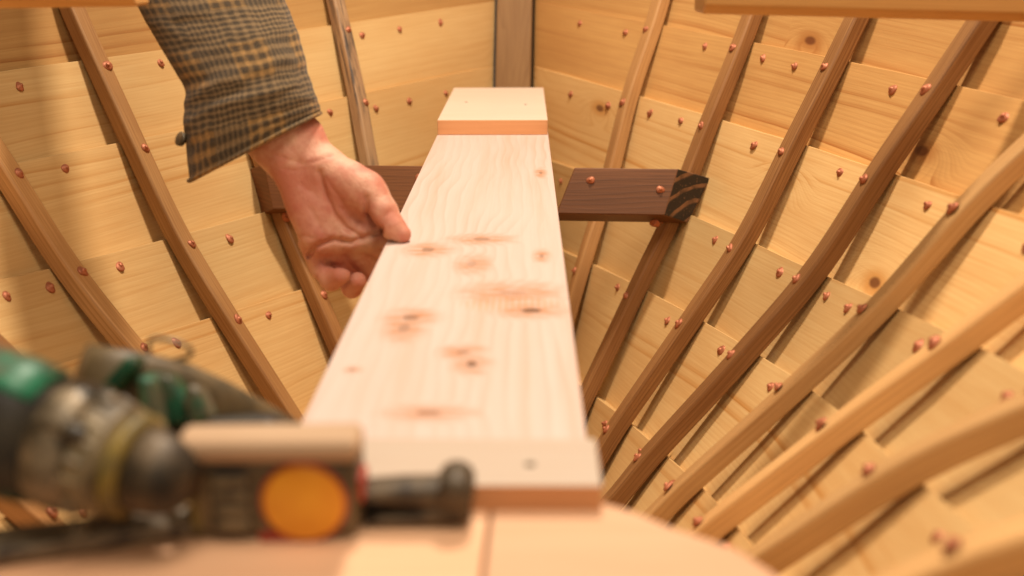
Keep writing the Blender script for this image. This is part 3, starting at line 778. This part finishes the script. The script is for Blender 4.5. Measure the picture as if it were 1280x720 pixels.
    for ax_ in range(3):
        o = [0, 0, 0]; o[ax_] = 1
        s0 = tuple(slice(0, D.shape[a]-o[a]) for a in range(3)); s1 = tuple(slice(o[a], D.shape[a]) for a in range(3))
        ch = ins[s0] != ins[s1]; Q = np.argwhere(ch)
        b_, c_ = [a for a in range(3) if a != ax_]
        Q = Q[(Q[:, b_] > 0) & (Q[:, c_] > 0) & (Q[:, b_] < D.shape[b_]-1) & (Q[:, c_] < D.shape[c_]-1)]
        def g(db, dc):
            R_ = Q.copy(); R_[:, b_] += db; R_[:, c_] += dc; return idx[R_[:, 0], R_[:, 1], R_[:, 2]]
        f = np.stack([g(-1, -1), g(0, -1), g(0, 0), g(-1, 0)], 1)
        faces += f.tolist()
    return P, faces
P, F_ = sdf_mesh()
W = [hp(*p) for p in P]
me = bpy.data.meshes.new('person'); me.from_pydata([tuple(p) for p in W], [], F_)
bm = bmesh.new(); bm.from_mesh(me)
for _ in range(2): bmesh.ops.smooth_vert(bm, verts=bm.verts, factor=.4, use_axis_x=True, use_axis_y=True, use_axis_z=True)
bmesh.ops.recalc_face_normals(bm, faces=bm.faces); bm.to_mesh(me); bm.free()
red = me.attributes.new('red', 'FLOAT', 'POINT')
vals = []
for p in P:                                  # palm heel, finger pads and fingertips are redder skin
    r = 0.
    for c, rad, a in (((385, 262), 34, .55), ((425, 345), 26, .75), ((504, 298), 16, .35), ((448, 355), 20, .7), ((410, 308), 26, .4), ((440, 232), 28, .2), ((372, 232), 24, .4)):
        r = max(r, a*math.exp(-((p[0]-c[0])**2+(p[1]-c[1])**2)/rad**2))
    vals.append(r)
red.data.foreach_set('value', vals)
for p in me.polygons: p.use_smooth = True
me.materials.append(M['skin'])
person = bpy.data.objects.new('person', me); COL.objects.link(person)
tag(person, 'left hand and wrist, palm to the viewer, thumb on the edge of the board', 'person')
# nail of the thumb turns away from the viewer; the two curled fingertips show theirs from the side

def sleeve():
    #   left x,y   right x,y   depth shift, half thickness
    rings = [(-40, -330, 150, -400, -340, 62), (60, -210, 240, -260, -250, 62), (118, -100, 318, -130, -160, 62), (172, 6, 352, -12, -76, 60), (187, 36, 364, 18, -56, 59), (204, 66, 371, 38, -38, 58), (220, 92, 378, 62, -24, 57), (231, 116, 384, 84, -12, 56),
             (230, 134, 390, 104, -5, 55), (229, 152, 394, 116, 0, 54), (231, 172, 398, 126, 0, 53), (233, 196, 400, 133, 0, 52), (237, 226, 399, 141, 0, 51)]
    def ring(t): 
        n = len(rings)-1; return crv(rings, t*n)
    mb = MB(); n = 72; m = 110; rows = []; uvs = []; L = 0; prev = None
    for a in range(m+1):
        t = a/m
        lx, ly, rx, ry, dz, th = ring(t)
        c = np.array([(lx+rx)/2, (ly+ry)/2]); h = np.array([(rx-lx)/2, (ry-ly)/2])
        if prev is not None: L += float(np.linalg.norm(c-prev))*SH
        prev = c
        row = []; uv = []
        hl = float(np.linalg.norm(h))
        for k in range(n+1):
            ang = 2*math.pi*k/n; ca, sa = math.cos(ang), math.sin(ang)
            q3 = V((ca*1.6, sa*1.6, t*9)); wr = noise.noise(q3)*5.5+noise.noise(V((ca*3, sa*3, t*24)))*2.4
            fold = 5.0*math.sin(t*46+ca*2.2+1.5*sa)*max(0, 1-abs(t-.62)/.25)
            rr = 1+(wr+fold*.6)/hl*(.35 if t > .97 else 1)*(1-.7*abs(ca)**6)
            x, y = c+h*ca*rr; z = dz+th*sa*rr
            gs = 1-z*SH/D0; x = 640+(x-640)*gs; y = 360+(y-360)*gs
            if k < n: row.append(hp(x, y, z))
            per = 2*math.pi*(hl*.5+th*.5)*SH
            uv.append((k/n*.42+.0, L))
        rows.append(row); uvs.append(uv)
    mb.grid(rows, uvs, close=True)
    o = mb.build('jacket_sleeve', M['tweed'], person, smooth=True)
    m_ = o.modifiers.new('thick', 'SOLIDIFY'); m_.thickness = .0042; m_.offset = -1
    o['label'] = 'brown and tan checked tweed sleeve'
    # cuff hem: a stitched roll round the opening
    mb = MB(); R = rows[-1]; rr2 = []
    for k in range(n):
        p = R[k]; tg = (R[(k+1) % n]-R[k-1]).normalized(); outv = (p-rows[-8][k]).normalized(); n2 = tg.cross(outv).normalized()
        rr2.append([p+outv*(.0022*math.cos(q*math.pi/4))+n2*(.0030*math.sin(q*math.pi/4)) for q in range(8)])
    rr2.append(rr2[0]); mb.grid(rr2, [[(k/n*.42, L+.004*q/8) for q in range(9)] for k in range(n+1)], close=True)
    mb.build('cuff_hem', M['tweed'], o, smooth=True)
    mb = MB(); c = hp(231, 176, 16); dirn = (hp(220, 172, 30)-hp(231, 176, 16)).normalized()
    lathe(mb, c, dirn, [(-.002, .0001), (-.002, .0065), (.0015, .007), (.0025, .0055), (.0018, .003), (.0018, .0001)], 20)
    mb.build('cuff_button', M['gear'], o, smooth=True)
sleeve()

# a few curled shavings caught on the laps of the right side
def shaving(s_, k_, seed):
    r_ = random.Random(seed); p0 = surf(s_, k_) + nrm(s_, k_)*-.004; R_ = r_.uniform(.004, .007); rows = []
    ax_ = V((r_.uniform(-1, 1), r_.uniform(-1, 1), r_.uniform(-.4, .4))).normalized(); a_ = ax_.orthogonal().normalized(); b_ = ax_.cross(a_)
    for q in range(26):
        t = q*.33; rr = R_*(1-.02*q); c = p0+V((0, 0, R_*.8))+ax_*(q*.0004)+a_*math.cos(t)*rr+b_*math.sin(t)*rr
        rows.append([c-ax_*.0022, c+ax_*.0022])
    mb = MB(); mb.grid(rows, [[(q*.003, 0), (q*.003, .004)] for q in range(26)])
    o = mb.build('wood_shaving', M['cleat'], None, smooth=True); m_ = o.modifiers.new('t', 'SOLIDIFY'); m_.thickness = .0005
    return tag(o, None, 'wood shaving', 'shavings caught on the plank laps')
for (s_, k_, sd_, lab) in ((3.82, 5, 1, 'small curled shaving caught on the lap beside the fourth rib, low down by the board'), (3.75, 4, 2, 'tiny curled shaving on the plank edge between the middle ribs on the right'),
                           (4.8, 5, 3, 'small curled shaving wedged low on the right, nearest the bench corner')):
    shaving(s_, k_, sd_)['label'] = lab

# ------------------------------------------------------------------ light
w = bpy.data.worlds.new('World'); SC.world = w; w.use_nodes = True
w.node_tree.nodes['Background'].inputs[0].default_value = (1., .76, .52, 1); w.node_tree.nodes['Background'].inputs[1].default_value = .065
def lamp(name, loc, aim, size, power, col):
    l = bpy.data.lights.new(name, 'AREA'); l.shape = 'DISK'; l.size = size; l.energy = power; l.color = col
    o = bpy.data.objects.new(name, l); COL.objects.link(o); o.location = loc
    o.rotation_euler = (V(aim)-V(loc)).to_track_quat('-Z', 'Y').to_euler(); return o
lamp('lamp_or_fill', (.20, 1.5, 1.4), (.0, 1.1, -.35), .18, 37, (1., .86, .70))
lamp('lamp_or_fill', (.34, .30, 1.4), (.15, .6, -.3), .9, 21, (1., .86, .68))  # soft overhead fill, added to brighten the foreground
lamp('lamp_or_fill', (.35, -.75, .55), (.1, .6, -.3), .9, 4.5, (1., .82, .60))  # weak front fill, added behind the camera to lift faces turned this way

SC.view_settings.view_transform = 'Standard'; SC.view_settings.look = 'None'; SC.view_settings.exposure = .08; SC.view_settings.gamma = 1
SC.render.engine = 'CYCLES'; SC.cycles.use_denoising = True; SC.cycles.max_bounces = 6; SC.cycles.diffuse_bounces = 2
